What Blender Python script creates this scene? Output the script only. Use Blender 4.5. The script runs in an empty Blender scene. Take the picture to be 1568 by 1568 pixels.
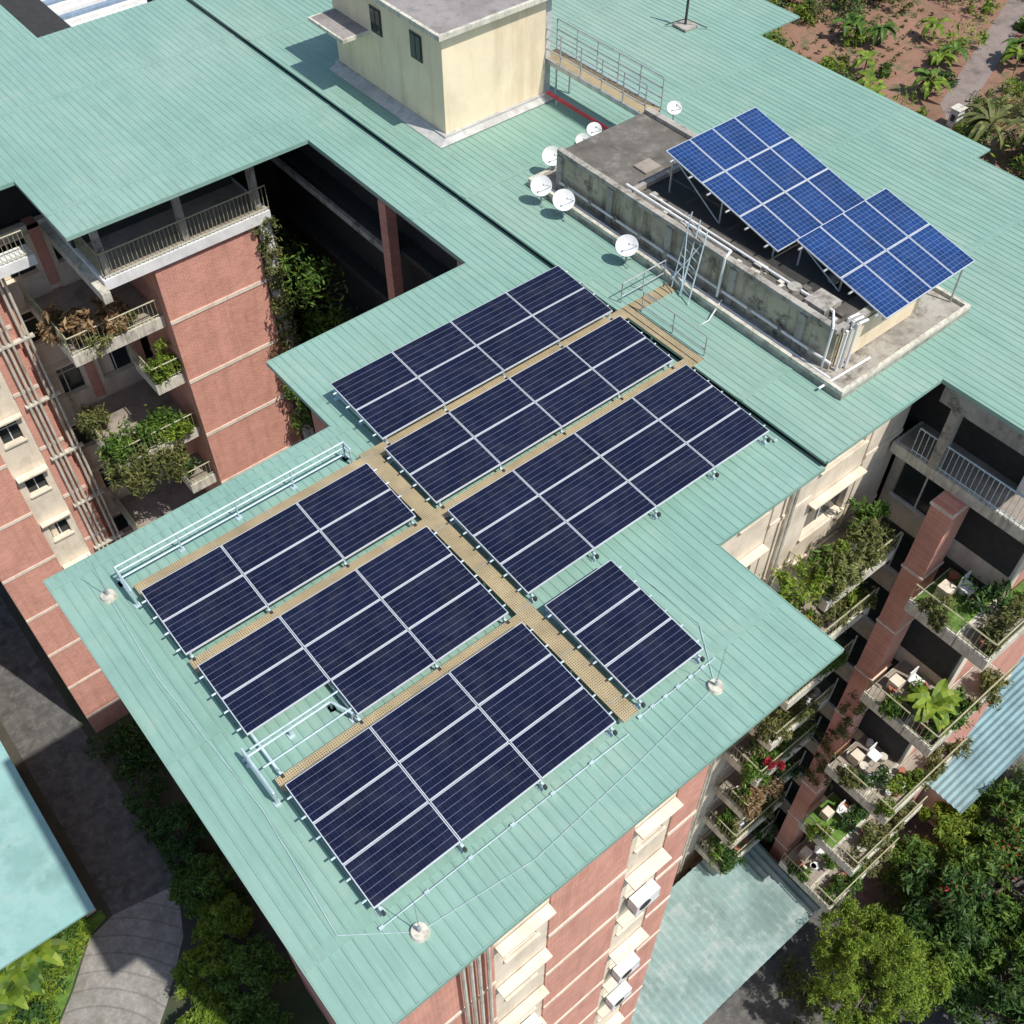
import bpy, bmesh, math, random
import numpy as np
from mathutils import Vector, Matrix
random.seed(7); rng=np.random.default_rng(11)
RZ=31.0
S=bpy.context.scene
S.view_settings.view_transform='Standard'; S.view_settings.look='None'; S.view_settings.exposure=0
COL=bpy.context.collection

# ---------------------------------------------------------------- materials
def mat(name):
    m=bpy.data.materials.new(name); m.use_nodes=True
    nt=m.node_tree; return m,nt,nt.nodes['Principled BSDF']
def N(nt,t,**k):
    n=nt.nodes.new(t)
    for a,b in k.items():
        if a in n.inputs: n.inputs[a].default_value=b
        else: setattr(n,a,b)
    return n
def ramp(nt,fac,stops):
    r=nt.nodes.new('ShaderNodeValToRGB'); e=r.color_ramp.elements
    while len(e)<len(stops): e.new(0.5)
    for i,(p,c) in enumerate(stops):
        e[i].position=p; e[i].color=(c[0],c[1],c[2],1)
    nt.links.new(fac,r.inputs[0]); return r
def noise(nt,scale,detail=5,rough=.6,vec=None,coord='Object',stretch=None):
    tc=nt.nodes.new('ShaderNodeTexCoord'); src=tc.outputs[coord]
    if stretch:
        mp=nt.nodes.new('ShaderNodeMapping'); mp.inputs['Scale'].default_value=stretch
        nt.links.new(src,mp.inputs[0]); src=mp.outputs[0]
    n=nt.nodes.new('ShaderNodeTexNoise'); n.inputs['Scale'].default_value=scale
    n.inputs['Detail'].default_value=detail; n.inputs['Roughness'].default_value=rough
    nt.links.new(src,n.inputs['Vector']); return n
def mixc(nt,fac,a,b,mode='MIX'):
    m=nt.nodes.new('ShaderNodeMix'); m.data_type='RGBA'; m.blend_type=mode
    for s,i in ((fac,0),(a,6),(b,7)):
        if isinstance(s,(int,float)): m.inputs[i].default_value=s
        elif isinstance(s,tuple): m.inputs[i].default_value=(s[0],s[1],s[2],1)
        else: nt.links.new(s,m.inputs[i])
    return m.outputs[2]
def bump(nt,b,h,st=.3,d=.02):
    bp=nt.nodes.new('ShaderNodeBump'); bp.inputs['Strength'].default_value=st; bp.inputs['Distance'].default_value=d
    nt.links.new(h,bp.inputs['Height']); nt.links.new(bp.outputs[0],b.inputs['Normal'])
def weathered(name,c,dark=.6,scale=1.2,rough=.8,spots=None,streak=True,metal=0,sk=.4,sp=(.5,.62),sd=(.62,.59,.55)):
    m,nt,b=mat(name)
    n1=noise(nt,scale,6,.65); n2=noise(nt,scale*3.1,5,.7,stretch=(1,1,.12) if streak else None)
    d=tuple(x*dark for x in c); l=tuple(min(1,x*1.12) for x in c)
    r1=ramp(nt,n1.outputs[0],[(.3,d),(.5,c),(.72,l)])
    o=r1.outputs[0]
    r2=ramp(nt,n2.outputs[0],[(.36,sd),(.52,(1,1,1))])
    o=mixc(nt,sk,o,r2.outputs[0],'MULTIPLY')
    if spots:
        n3=noise(nt,scale*2,6,.75); r3=ramp(nt,n3.outputs[0],[(sp[0],(0,0,0)),(sp[1],(1,1,1))])
        o=mixc(nt,r3.outputs[0],o,spots)
    nt.links.new(o,b.inputs['Base Color']); b.inputs['Roughness'].default_value=rough; b.inputs['Metallic'].default_value=metal
    bump(nt,b,n2.outputs[0],.15,.02)
    return m
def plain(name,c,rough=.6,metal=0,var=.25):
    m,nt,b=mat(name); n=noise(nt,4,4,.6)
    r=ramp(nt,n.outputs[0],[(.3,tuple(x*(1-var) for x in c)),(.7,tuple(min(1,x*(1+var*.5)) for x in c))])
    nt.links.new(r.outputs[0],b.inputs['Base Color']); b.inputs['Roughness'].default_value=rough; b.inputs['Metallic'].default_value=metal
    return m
def mul(nt,s,v):
    a=N(nt,'ShaderNodeMath',operation='MULTIPLY'); nt.links.new(s,a.inputs[0]); a.inputs[1].default_value=v; return a.outputs[0]
def roofmat(name,c):
    m,nt,b=mat(name)
    n1=noise(nt,.13,6,.6); n2=noise(nt,1.4,7,.7); n3=noise(nt,6,6,.75,stretch=(1,.06,1)); n4=noise(nt,.5,8,.75); n5=noise(nt,2.2,9,.8,stretch=(1,.35,1))
    l=(c[0]*1.2,c[1]*1.06,c[2]*1.07); d=(c[0]*.86,c[1]*.93,c[2]*.92)
    o=ramp(nt,n1.outputs[0],[(.3,d),(.5,c),(.7,l)]).outputs[0]
    o=mixc(nt,.35,o,ramp(nt,n2.outputs[0],[(.35,(.78,.81,.8)),(.6,(1.0,1.0,1.0))]).outputs[0],'MULTIPLY')
    o=mixc(nt,.55,o,ramp(nt,n3.outputs[0],[(.36,(.72,.76,.75)),(.56,(1,1,1))]).outputs[0],'MULTIPLY')
    o=mixc(nt,mul(nt,ramp(nt,n4.outputs[0],[(.56,(0,0,0)),(.74,(1,1,1))]).outputs[0],.35),o,(.43,.45,.35))
    o=mixc(nt,mul(nt,ramp(nt,n5.outputs[0],[(.62,(0,0,0)),(.72,(1,1,1))]).outputs[0],.35),o,(.13,.19,.16))
    tc=nt.nodes.new('ShaderNodeTexCoord'); sp=nt.nodes.new('ShaderNodeSeparateXYZ'); nt.links.new(tc.outputs['Object'],sp.inputs[0])
    fl=N(nt,'ShaderNodeMath',operation='FLOOR'); nt.links.new(sp.outputs[0],fl.inputs[0])
    my=N(nt,'ShaderNodeMath',operation='MULTIPLY'); nt.links.new(sp.outputs[1],my.inputs[0]); my.inputs[1].default_value=.16
    fy=N(nt,'ShaderNodeMath',operation='FLOOR'); nt.links.new(my.outputs[0],fy.inputs[0])
    cx=nt.nodes.new('ShaderNodeCombineXYZ'); nt.links.new(fl.outputs[0],cx.inputs[0]); nt.links.new(fy.outputs[0],cx.inputs[1])
    wn=nt.nodes.new('ShaderNodeTexWhiteNoise'); nt.links.new(cx.outputs[0],wn.inputs[0])
    o=mixc(nt,.4,o,ramp(nt,wn.outputs[0],[(0,(.91,.92,.92)),(1,(1.03,1.03,1.03))]).outputs[0],'MULTIPLY')
    nt.links.new(o,b.inputs['Base Color']); b.inputs['Roughness'].default_value=.5
    b.inputs['Specular IOR Level'].default_value=.35
    return m
GREEN=roofmat('green_roof',(.255,.405,.335))
GREEN2=roofmat('green_roof_back',(.25,.395,.32))
def brickmat():
    m,nt,b=mat('brick')
    tc=nt.nodes.new('ShaderNodeTexCoord'); mp=nt.nodes.new('ShaderNodeMapping'); mp.inputs['Rotation'].default_value=(math.radians(90),0,0)
    nt.links.new(tc.outputs['Object'],mp.inputs[0])
    br=nt.nodes.new('ShaderNodeTexBrick'); nt.links.new(mp.outputs[0],br.inputs[0])
    br.inputs['Color1'].default_value=(.70,.30,.215,1); br.inputs['Color2'].default_value=(.58,.235,.165,1); br.inputs['Mortar'].default_value=(.64,.42,.33,1)
    br.inputs['Scale'].default_value=1; br.inputs['Brick Width'].default_value=.24; br.inputs['Row Height'].default_value=.085; br.inputs['Mortar Size'].default_value=.012
    n=noise(nt,.9,7,.7); o=mixc(nt,.5,br.outputs[0],ramp(nt,n.outputs[0],[(.3,(.64,.6,.58)),(.62,(1.06,1.04,1.04))]).outputs[0],'MULTIPLY')
    n2=noise(nt,3.2,6,.7,stretch=(1,1,.1)); o=mixc(nt,.35,o,ramp(nt,n2.outputs[0],[(.36,(.6,.58,.57)),(.52,(1,1,1))]).outputs[0],'MULTIPLY')
    nt.links.new(o,b.inputs['Base Color']); b.inputs['Roughness'].default_value=.9
    return m
BRICK=brickmat()
CREAM=weathered('cream_render',(.80,.665,.46),.86,.5,sk=.4,sd=(.68,.6,.5))
CREAMW=weathered('pale_render',(.74,.64,.50),.78,1.0,sk=.35)
BAND=weathered('cream_band',(.76,.64,.52),.8,2)
CONC=weathered('stained_concrete',(.40,.37,.315),.55,.9,.9,spots=(.12,.105,.085),sp=(.5,.66),sk=.7)
CONCD=weathered('dark_roof_concrete',(.135,.12,.10),.6,1.0,.9,spots=(.23,.205,.175),streak=False,sp=(.52,.7))
CONCT=weathered('tower_top_concrete',(.30,.27,.25),.6,.7,.9,spots=(.17,.155,.14),streak=False,sp=(.5,.7))
CONCY=weathered('yellow_stained_render',(.46,.40,.29),.5,.9,.9,spots=(.10,.09,.07),sp=(.54,.66),sk=.85,sd=(.4,.37,.33))
WHITE=weathered('white_paint',(.74,.73,.70),.85,2,.6,sk=.2)
PLAST=weathered('grubby_flashing',(.52,.51,.48),.6,1.2,.7,spots=(.3,.31,.29),sp=(.5,.66),streak=False)
SLAB=weathered('slab_edge',(.60,.56,.46),.6,2,.8,sk=.6,sd=(.4,.38,.33))
FLOORM=weathered('terrace_floor',(.32,.27,.22),.6,1.2,.9,streak=False)
DARKIN=plain('painted_recess_shade',(.035,.033,.03),.9)  # near-black colour stands in for the shade of interiors and recesses
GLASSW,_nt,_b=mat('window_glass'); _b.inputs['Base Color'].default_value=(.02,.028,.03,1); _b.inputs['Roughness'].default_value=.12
RAILY=plain('yellowish_rail_paint',(.38,.36,.22),.5)
RAILB=plain('pale_blue_rail_paint',(.55,.66,.68),.4,.2)
GALV=plain('galvanised_steel',(.48,.50,.51),.45,.5)
DARKM=plain('dark_metal_and_step_shade',(.05,.05,.05),.5,.3)
FRAME=plain('aluminium_frame',(.70,.72,.74),.35,.3,.08)
REDP=plain('red_pipe_paint',(.42,.03,.05),.45)
TEAL=weathered('teal_sheet',(.27,.47,.43),.82,.35,.5,streak=False,sk=.3,spots=(.33,.48,.45),sp=(.5,.7))
TEALC=weathered('corrugated_teal',(.27,.38,.355),.7,.5,.4,spots=(.44,.47,.45),sk=.3,sp=(.5,.75))
BLUEC=weathered('corrugated_blue',(.21,.33,.34),.7,.5,.45,sk=.3)
GRASSM=plain('lawn',(.11,.21,.03),.9,0,.5)
TERRA=plain('terracotta',(.36,.14,.08),.85)
def gratemat():
    m,nt,b=mat('frp_grating')
    tc=nt.nodes.new('ShaderNodeTexCoord')
    br=nt.nodes.new('ShaderNodeTexBrick'); nt.links.new(tc.outputs['Object'],br.inputs[0]); br.offset=0
    br.inputs['Color1'].default_value=(.13,.10,.055,1);br.inputs['Color2'].default_value=(.17,.13,.07,1);br.inputs['Mortar'].default_value=(.47,.37,.21,1)
    br.inputs['Scale'].default_value=1;br.inputs['Brick Width'].default_value=.05;br.inputs['Row Height'].default_value=.05;br.inputs['Mortar Size'].default_value=.012
    n=noise(nt,1.5,5,.6); o=mixc(nt,.8,br.outputs[0],ramp(nt,n.outputs[0],[(.3,(.6,.6,.62)),(.7,(1.1,1.1,1.1))]).outputs[0],'MULTIPLY')
    nt.links.new(o,b.inputs['Base Color']); b.inputs['Roughness'].default_value=.8
    return m
GRATE=gratemat()
def pvmat(name,cell,line,nu,nv,wu,wv,strong_u,strong_v):
    m,nt,b=mat(name); uv=nt.nodes.new('ShaderNodeUVMap'); sp=nt.nodes.new('ShaderNodeSeparateXYZ'); nt.links.new(uv.outputs[0],sp.inputs[0])
    def lines(o,n,w):
        a=N(nt,'ShaderNodeMath',operation='MULTIPLY'); nt.links.new(o,a.inputs[0]); a.inputs[1].default_value=n
        f=N(nt,'ShaderNodeMath',operation='FRACT'); nt.links.new(a.outputs[0],f.inputs[0])
        s=N(nt,'ShaderNodeMath',operation='SUBTRACT'); nt.links.new(f.outputs[0],s.inputs[0]); s.inputs[1].default_value=.5
        ab=N(nt,'ShaderNodeMath',operation='ABSOLUTE'); nt.links.new(s.outputs[0],ab.inputs[0])
        g=N(nt,'ShaderNodeMath',operation='GREATER_THAN'); nt.links.new(ab.outputs[0],g.inputs[0]); g.inputs[1].default_value=.5-w
        return g.outputs[0]
    gu=lines(sp.outputs[0],nu,wu); gv=lines(sp.outputs[1],nv,wv)
    n=noise(nt,.7,4,.6); base=ramp(nt,n.outputs[0],[(.3,tuple(x*.75 for x in cell)),(.7,tuple(x*1.3 for x in cell))]).outputs[0]
    cb=nt.nodes.new('ShaderNodeTexWhiteNoise'); vm=N(nt,'ShaderNodeVectorMath',operation='MULTIPLY'); nt.links.new(uv.outputs[0],vm.inputs[0]); vm.inputs[1].default_value=(nu,nv,1)
    vf=N(nt,'ShaderNodeVectorMath',operation='FLOOR'); nt.links.new(vm.outputs[0],vf.inputs[0]); nt.links.new(vf.outputs[0],cb.inputs[0])
    base=mixc(nt,.6,base,ramp(nt,cb.outputs[0],[(0,(.8,.8,.8)),(1,(1.25,1.25,1.2))]).outputs[0],'MULTIPLY')
    o=mixc(nt,mul(nt,gu,strong_u),base,line); o=mixc(nt,mul(nt,gv,strong_v),o,line)
    nd=noise(nt,2.5,7,.7); o=mixc(nt,mul(nt,ramp(nt,nd.outputs[0],[(.45,(0,0,0)),(.8,(1,1,1))]).outputs[0],.05),o,(.4,.38,.34))
    nt.links.new(o,b.inputs['Base Color']); b.inputs['Roughness'].default_value=.14; b.inputs['Specular IOR Level'].default_value=.35
    return m
PV1=pvmat('mono_cells',(.006,.008,.026),(.26,.29,.38),24,6,.03,.03,.08,.5)
PV2=pvmat('poly_cells',(.009,.037,.135),(.34,.43,.58),6,10,.03,.03,.4,.4)
def leafmat(name,stops,trans=.25):
    m,nt,b=mat(name); g=nt.nodes.new('ShaderNodeNewGeometry')
    r=ramp(nt,g.outputs['Random Per Island'],stops)
    n=noise(nt,.9,3,.5); o=mixc(nt,.75,r.outputs[0],ramp(nt,n.outputs[0],[(.33,(.5,.55,.45)),(.66,(1.3,1.25,1.1))]).outputs[0],'MULTIPLY')
    nt.links.new(o,b.inputs['Base Color']); b.inputs['Roughness'].default_value=.55; b.inputs['Specular IOR Level'].default_value=.3
    tr=nt.nodes.new('ShaderNodeBsdfTranslucent'); nt.links.new(o,tr.inputs[0])
    mx=nt.nodes.new('ShaderNodeMixShader'); mx.inputs[0].default_value=trans
    nt.links.new(b.outputs[0],mx.inputs[1]); nt.links.new(tr.outputs[0],mx.inputs[2]); nt.links.new(mx.outputs[0],nt.nodes['Material Output'].inputs[0])
    return m
LEAF=leafmat('leaves_mid',[(0,(.045,.10,.018)),(.5,(.085,.17,.028)),(1,(.17,.26,.045))])
LEAFD=leafmat('leaves_dark',[(0,(.018,.05,.014)),(.5,(.045,.105,.026)),(1,(.09,.17,.035))])
LEAFY=leafmat('leaves_bright',[(0,(.09,.15,.02)),(.5,(.18,.28,.03)),(1,(.30,.37,.055))],.3)
LEAFO=leafmat('leaves_olive',[(0,(.07,.085,.03)),(.5,(.15,.17,.055)),(1,(.25,.24,.09))])
DRY=leafmat('dry_grass',[(0,(.14,.08,.04)),(.5,(.25,.16,.09)),(1,(.38,.27,.15))])
FLOWER=leafmat('red_flowers',[(0,(.3,.01,.02)),(1,(.6,.05,.08))])
BARK=weathered('bark',(.14,.11,.08),.6,4,.95)

# ---------------------------------------------------------------- mesh builder
class MB:
    def __init__(s): s.v=[];s.f=[];s.m=[];s.uv=[]
    def box(s,x0,x1,y0,y1,z0,z1,mi=0):
        i=len(s.v); s.v+=[(x0,y0,z0),(x1,y0,z0),(x1,y1,z0),(x0,y1,z0),(x0,y0,z1),(x1,y0,z1),(x1,y1,z1),(x0,y1,z1)]
        for q in ((3,2,1,0),(4,5,6,7),(0,1,5,4),(1,2,6,5),(2,3,7,6),(3,0,4,7)):
            s.f.append(tuple(i+k for k in q)); s.m.append(mi); s.uv.append(None)
        return s
    def hexa(s,P,mi=0):
        i=len(s.v); s.v+=[tuple(p) for p in P]
        for q in ((3,2,1,0),(4,5,6,7),(0,1,5,4),(1,2,6,5),(2,3,7,6),(3,0,4,7)):
            s.f.append(tuple(i+k for k in q)); s.m.append(mi); s.uv.append(None)
    def quad(s,P,mi=0,uv=None):
        i=len(s.v); s.v+=[tuple(p) for p in P]; s.f.append(tuple(range(i,i+len(P)))); s.m.append(mi); s.uv.append(uv)
    def tube(s,a,b,r=.02,mi=0,n=6,r2=None):
        a=Vector(a);b=Vector(b); r2=r if r2 is None else r2; d=(b-a)
        if d.length<1e-6: return
        d.normalize(); u=d.orthogonal().normalized(); w=d.cross(u); i=len(s.v)
        for p,rr in ((a,r),(b,r2)):
            for k in range(n):
                t=2*math.pi*k/n; s.v.append(tuple(p+u*math.cos(t)*rr+w*math.sin(t)*rr))
        for k in range(n):
            s.f.append((i+k,i+(k+1)%n,i+n+(k+1)%n,i+n+k)); s.m.append(mi); s.uv.append(None)
        s.f.append(tuple(i+k for k in range(n))[::-1]); s.m.append(mi); s.uv.append(None)
        s.f.append(tuple(i+n+k for k in range(n))); s.m.append(mi); s.uv.append(None)
    def path(s,P,r,mi=0,n=6):
        for a,b in zip(P[:-1],P[1:]): s.tube(a,b,r,mi,n)
    def build(s,name,mats,parent=None,off=(0,0,0)):
        me=bpy.data.meshes.new(name); me.from_pydata(s.v,[],s.f)
        for m in mats: me.materials.append(m)
        me.polygons.foreach_set('material_index',s.m)
        if any(u for u in s.uv):
            ul=me.uv_layers.new(name='UVMap')
            for p,u in zip(me.polygons,s.uv):
                if u:
                    for li,c in zip(p.loop_indices,u): ul.data[li].uv=c
        me.update(); o=bpy.data.objects.new(name,me); COL.objects.link(o); o.location=off
        if parent: o.parent=parent
        return o
def empty(name,loc=(0,0,0)):
    e=bpy.data.objects.new(name,None); COL.objects.link(e); e.location=loc; return e

def leafmesh(name,blobs,mat_,leaf=.12,clumps=14,per=22,spread=.35,aspect=.55,parent=None,droop=0.0,flat=0.4):
    P=[]
    for (cx,cy,cz,rx,ry,rz) in blobs:
        d=rng.normal(size=(clumps,3)); d/=np.linalg.norm(d,axis=1)[:,None]
        rad=rng.uniform(.35,1,size=(clumps,1))**.6*rng.uniform(.75,1.15,size=(clumps,1))
        c=d*rad*np.array([rx,ry,rz])+np.array([cx,cy,cz])
        sc=np.array([rx,ry,rz])*spread*rng.uniform(.5,1.2,size=(clumps,1))
        pts=(c[:,None,:]+rng.normal(size=(clumps,per,3))*sc[:,None,:]*.6).reshape(-1,3)
        pts[:,2]-=droop*rng.random(len(pts)); P.append(pts)
    P=np.concatenate(P); n=len(P)
    nrm=rng.normal(size=(n,3)); nrm[:,2]=np.abs(nrm[:,2])+flat; nrm/=np.linalg.norm(nrm,axis=1)[:,None]
    a=rng.normal(size=(n,3)); a-=nrm*(a*nrm).sum(1)[:,None]; a/=np.linalg.norm(a,axis=1)[:,None]
    b=np.cross(nrm,a); L=leaf*rng.uniform(.6,1.4,size=(n,1)); W=L*aspect
    V=np.stack([P-a*L,P-b*W*.5+nrm*L*.12,P+a*L,P+b*W*.5+nrm*L*.12],1).reshape(-1,3)
    F=np.arange(4*n).reshape(-1,4)
    me=bpy.data.meshes.new(name); me.vertices.add(4*n); me.vertices.foreach_set('co',V.ravel())
    me.loops.add(4*n); me.loops.foreach_set('vertex_index',F.ravel()); me.polygons.add(n)
    me.polygons.foreach_set('loop_start',np.arange(0,4*n,4)); me.polygons.foreach_set('loop_total',np.full(n,4))
    me.materials.append(mat_); me.update(calc_edges=True); me.validate()
    o=bpy.data.objects.new(name,me); COL.objects.link(o)
    if parent: o.parent=parent
    return o
def tree(name,x,y,h,r,lm,leaf=.2,nb=14,clumps=16,per=26,crown_z=None,tall=.8,trunk=.22,br=(.22,.42),bz_s=.8,spread=.35):
    e=empty(name); mb=MB(); base=Vector((x,y,0)); top=Vector((x+random.uniform(-.3,.3),y+random.uniform(-.3,.3),h*.62))
    mid=base.lerp(top,.5)+Vector((random.uniform(-.2,.2),random.uniform(-.2,.2),0))
    mb.tube(base,mid,trunk,0,8,trunk*.75); mb.tube(mid,top,trunk*.75,0,8,trunk*.4)
    blobs=[]; cz=h-r*tall
    for i in range(nb):
        t=2*math.pi*(i*.618); q=random.random()**.5
        bx=x+math.cos(t)*r*q*random.uniform(.7,1.05); by=y+math.sin(t)*r*q*random.uniform(.7,1.05); bz=cz+(1-q*q)*r*tall*.7*random.uniform(.1,1.2)-q*r*.35*random.random()
        b_=r*random.uniform(*br); blobs.append((bx,by,bz,b_,b_,b_*bz_s))
        st=mid.lerp(top,random.uniform(.2,1)); mb.tube(st,st.lerp(Vector((bx,by,bz)),.95),trunk*.35,0,5,.03)
    mb.build('trunk_and_limbs',[BARK],e)
    leafmesh('crown',blobs,lm,leaf,clumps,per,parent=e,spread=spread); return e
def bigleaf(name,x,y,z,n,L,w,m_,hstem=1.5,rise=.9,seg=5):
    mb=MB(); 
    if hstem>0: mb.tube((x,y,z),(x,y,z+hstem),.12,1,7,.07)
    for i in range(n):
        t=random.uniform(0,6.28); el=random.uniform(.5,1.25); l=L*random.uniform(.7,1.15); p=Vector((x,y,z+hstem)); d=Vector((math.cos(t),math.sin(t),0)); sd=Vector((-d.y,d.x,0))
        prev=None
        for k in range(seg+1):
            q=k/seg; a=el-rise*2*q; 
            if k>0: p=p+(d*math.cos(a)+Vector((0,0,1))*math.sin(a))*l/seg
            ww=w*math.sin(math.pi*min(.97,.12+.86*q))*.5+.02
            A=p-sd*ww+Vector((0,0,ww*.3));B=p+sd*ww+Vector((0,0,ww*.3))
            if prev: 
                mb.quad([prev[0],prev[2],p,A],0); mb.quad([prev[2],prev[1],B,p],0)
            prev=(A,B,Vector(p))
    return mb.build(name,[m_,BARK])

# ---------------------------------------------------------------- apartment building
B=empty('apartment_building')
low=[(0,12.75,-12.85,-9.08),(0,16.65,-9.08,0),(7.85,16.65,0,3.2),(14.8,16.65,3.2,12.1),(6,16.65,12.1,16.1),(-1.5,16.65,16.1,24.9),(-1.5,10.6,24.9,36)]
up=[(16.6,21.4,-9.08,30),(21.4,31.15,-13.6,-3.3),(21.4,31.95,-3.3,7.05),(21.4,34.3,7.05,30)]
def roof(name,rects,z,m_,breaks):
    mb=MB()
    for (x0,x1,y0,y1) in rects:
        mb.box(x0,x1,y0,y1,z-.07,z,0)
    g=.25
    for (x0,x1,y0,y1) in rects:
        k=math.ceil((x0+.03)/g)
        while k*g<x1-.03:
            x=k*g; h=.02
            mb.hexa([(x-.03,y0+.002,z-.001),(x+.03,y0+.002,z-.001),(x+.03,y1-.002,z-.001),(x-.03,y1-.002,z-.001),(x-.012,y0+.002,z+h),(x+.012,y0+.002,z+h),(x+.012,y1-.002,z+h),(x-.012,y1-.002,z+h)],0); k+=1
    for (x0,x1,y0,y1) in rects:
        for yb in breaks:
            if y0+.2<yb<y1-.2: mb.hexa([(x0+.01,yb,z-.01),(x1-.01,yb,z-.01),(x1-.01,yb+.3,z-.01),(x0+.01,yb+.3,z-.01),(x0+.01,yb,z+.022),(x1-.01,yb,z+.022),(x1-.01,yb+.3,z+.002),(x0+.01,yb+.3,z+.002)],0)
    return mb.build(name,[m_],B)
roof('lower_roof_sheets',low,RZ,GREEN,[-11.2,-6.0,-.4,6,13.5,20.2,27])
roof('upper_roof_sheets',up,RZ+.22,GREEN2,[-6.3,0,5.6,12.5,19])
mb=MB(); mb.box(16.72,16.9,-9.0,30,RZ-.2,RZ+.148,0)  # step filler coloured near-black to paint the shadow line below the upper roof
def trim(x0,x1,y0,y1,z): mb.box(x0,x1,y0,y1,z-.13,z+.012,1)
for (x0,x1,y0,y1) in [(-.03,12.78,-12.88,-12.855),(-.03,-.003,-12.85,0.03),(12.755,12.78,-12.85,-9.11),(12.78,16.65,-9.11,-9.085),(0,7.82,.003,.03),(7.82,7.847,.03,3.23),(7.85,14.77,3.203,3.23),(14.77,14.797,3.23,12.07),(6,14.797,12.07,12.097),(5.97,5.997,12.07,16.07),(-1.5,5.97,16.07,16.097)]: trim(x0,x1,y0,y1,RZ)
for (x0,x1,y0,y1) in [(16.66,21.37,-9.11,-9.085),(21.37,21.397,-13.6,-9.11),(31.153,31.18,-13.6,-3.3)]: trim(x0,x1,y0,y1,RZ+.22)
mb.build('roof_edge_trim',[DARKM,GREEN],B)

ST=2.95
wl=MB()
WM=[BRICK,CREAMW,BAND,DARKIN,GLASSW,SLAB,WHITE,CONC,GALV,FLOORM]
def facadeY(y,x0,x1,kt,kb,cols=[],wm=0,depth=.5,ztop=None,bands=True):
    zt=ztop if ztop else RZ-max(.12,ST*kt+.02); zb=max(0,RZ-ST*kb)
    xs=x0
    for c in sorted(cols):
        if c[0]>xs: wl.box(xs,c[0],y,y+depth,zb,zt,wm)
        xa,xb,ww,wh=c[0],c[1],c[2],c[3]; xm=(xa+xb)/2
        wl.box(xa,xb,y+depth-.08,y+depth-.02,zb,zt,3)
        for k in range(kt,kb):
            z0=RZ-ST*(k+1); z1=min(zt,RZ-ST*k)
            if z1<=.3: break
            z0=max(z0,0); s=z0+1.0; h=min(s+wh,z1-.3)
            if h<=s: continue
            yy=y+.04
            wl.box(xa,xb,yy,yy+.3,z0,s,1); wl.box(xa,xb,yy,yy+.3,h,z1,1)
            wl.box(xa,xm-ww/2,yy,yy+.3,s,h,1); wl.box(xm+ww/2,xb,yy,yy+.3,s,h,1)
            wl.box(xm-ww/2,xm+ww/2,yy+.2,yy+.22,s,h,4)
            wl.box(xm-.02,xm+.02,yy+.17,yy+.198,s,h,6); wl.box(xm-ww/2,xm+ww/2,yy+.17,yy+.198,s+wh*.6,s+wh*.6+.04,6)
            # half-drawn curtain behind some panes
            if random.random()<.5: wl.box(xm-ww/2+.04,xm-ww/2+ww*random.uniform(.2,.45),yy+.185,yy+.199,s+.03,h-.03,1)
            sd=.25 if random.random()<.6 else .34
            wl.box(xa+.05,xb-.05,y-sd,y+.02,h+.05,h+.12,1); wl.box(xm-ww/2-.06,xm+ww/2+.06,y-.05,y+.03,s-.08,s,1)
        xs=xb
    if xs<x1: wl.box(xs,x1,y,y+depth,zb,zt,wm)
    if bands:
        segs=[];xs=x0
        for c in sorted(cols):
            if c[0]>xs: segs.append((xs,c[0]))
            xs=c[1]
        if xs<x1: segs.append((xs,x1))
        for k in range(max(kt,1),kb+1):
            z=RZ-ST*k+.18
            if z<.5 or z+.08>zt: z=zt-.085
            if z<.5: continue
            for a,b_ in segs: wl.box(a-.005,b_+.005,y-.035,y-.002,z-.08,z+.08,2)
facadeY(-12.1,1.0,10.0,0,11,[(3.5,5.1,.9,1.3),(7.6,9.0,.9,1.3)])
wl.box(1.0,1.5,-11.598,-1,0,RZ-.1,0); wl.box(9.5,10,-11.598,-8.5,0,RZ-.1,0); wl.box(1.502,9.498,-1.5,-1,0,RZ-.1,0)
facadeY(13.4,8.7,12.75,1,11,[],0)
wl.box(8.7,9.2,13.905,17.0,0,RZ-ST-.3,0)
wl.box(12.25,12.75,13.905,18,0,RZ-ST-.3,0)
wl.box(12.9,13.35,13.3,13.7,0,RZ-ST-.3,6)
facadeY(17.0,-.7,4.1,0,11,[(1.7,3.1,.8,1.2)])
facadeY(18.2,4.1,8.698,1,11,[(4.5,6.2,1.3,1.7),(6.6,8.3,1.3,1.9)],0)
wl.box(4.1,4.5,17.502,18.198,0,RZ-.2,0)
wl.box(-.7,-.2,17.502,24,0,RZ-.1,0)
for i,x in enumerate((3.45,3.65,3.85,4.3,4.5)): wl.tube((x,16.85,1),(x,16.85,RZ-.4),.055,5,7)
for k in range(11): wl.box(3.3,4.7,16.78,16.99,RZ-ST*k-.5,RZ-ST*k-.42,5)
wl.box(6.9,13.4,13.25,18,RZ-ST-.28,RZ-ST+.12,6); wl.box(7.0,13.3,13.45,16.75,RZ-ST+.12,RZ-ST+.13,9); wl.box(6.9,13.2,15.6,15.8,RZ-ST+.132,RZ-.1,3)  # darker floor sheet and near-black back wall paint in the gallery's shade
wl.box(-.7,5.7,16.2,16.99,RZ-ST-.28,RZ-ST+.12,6)
wl.box(6.6,6.898,12.9,18,RZ-ST-.5,RZ-ST-.1,5)
for x in (7.2,10.2,13.1): wl.box(x-.12,x+.12,13.5,13.75,RZ-ST+.131,RZ-.1,7)
wl.box(15.3,15.7,3.6,20,RZ-.85,RZ-.1,7); wl.box(13.4,15.298,17.2,17.5,RZ-3.3,RZ-2.6,5)
wl.box(16.4,16.7,3.4,20,0,RZ-.1,3)
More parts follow.
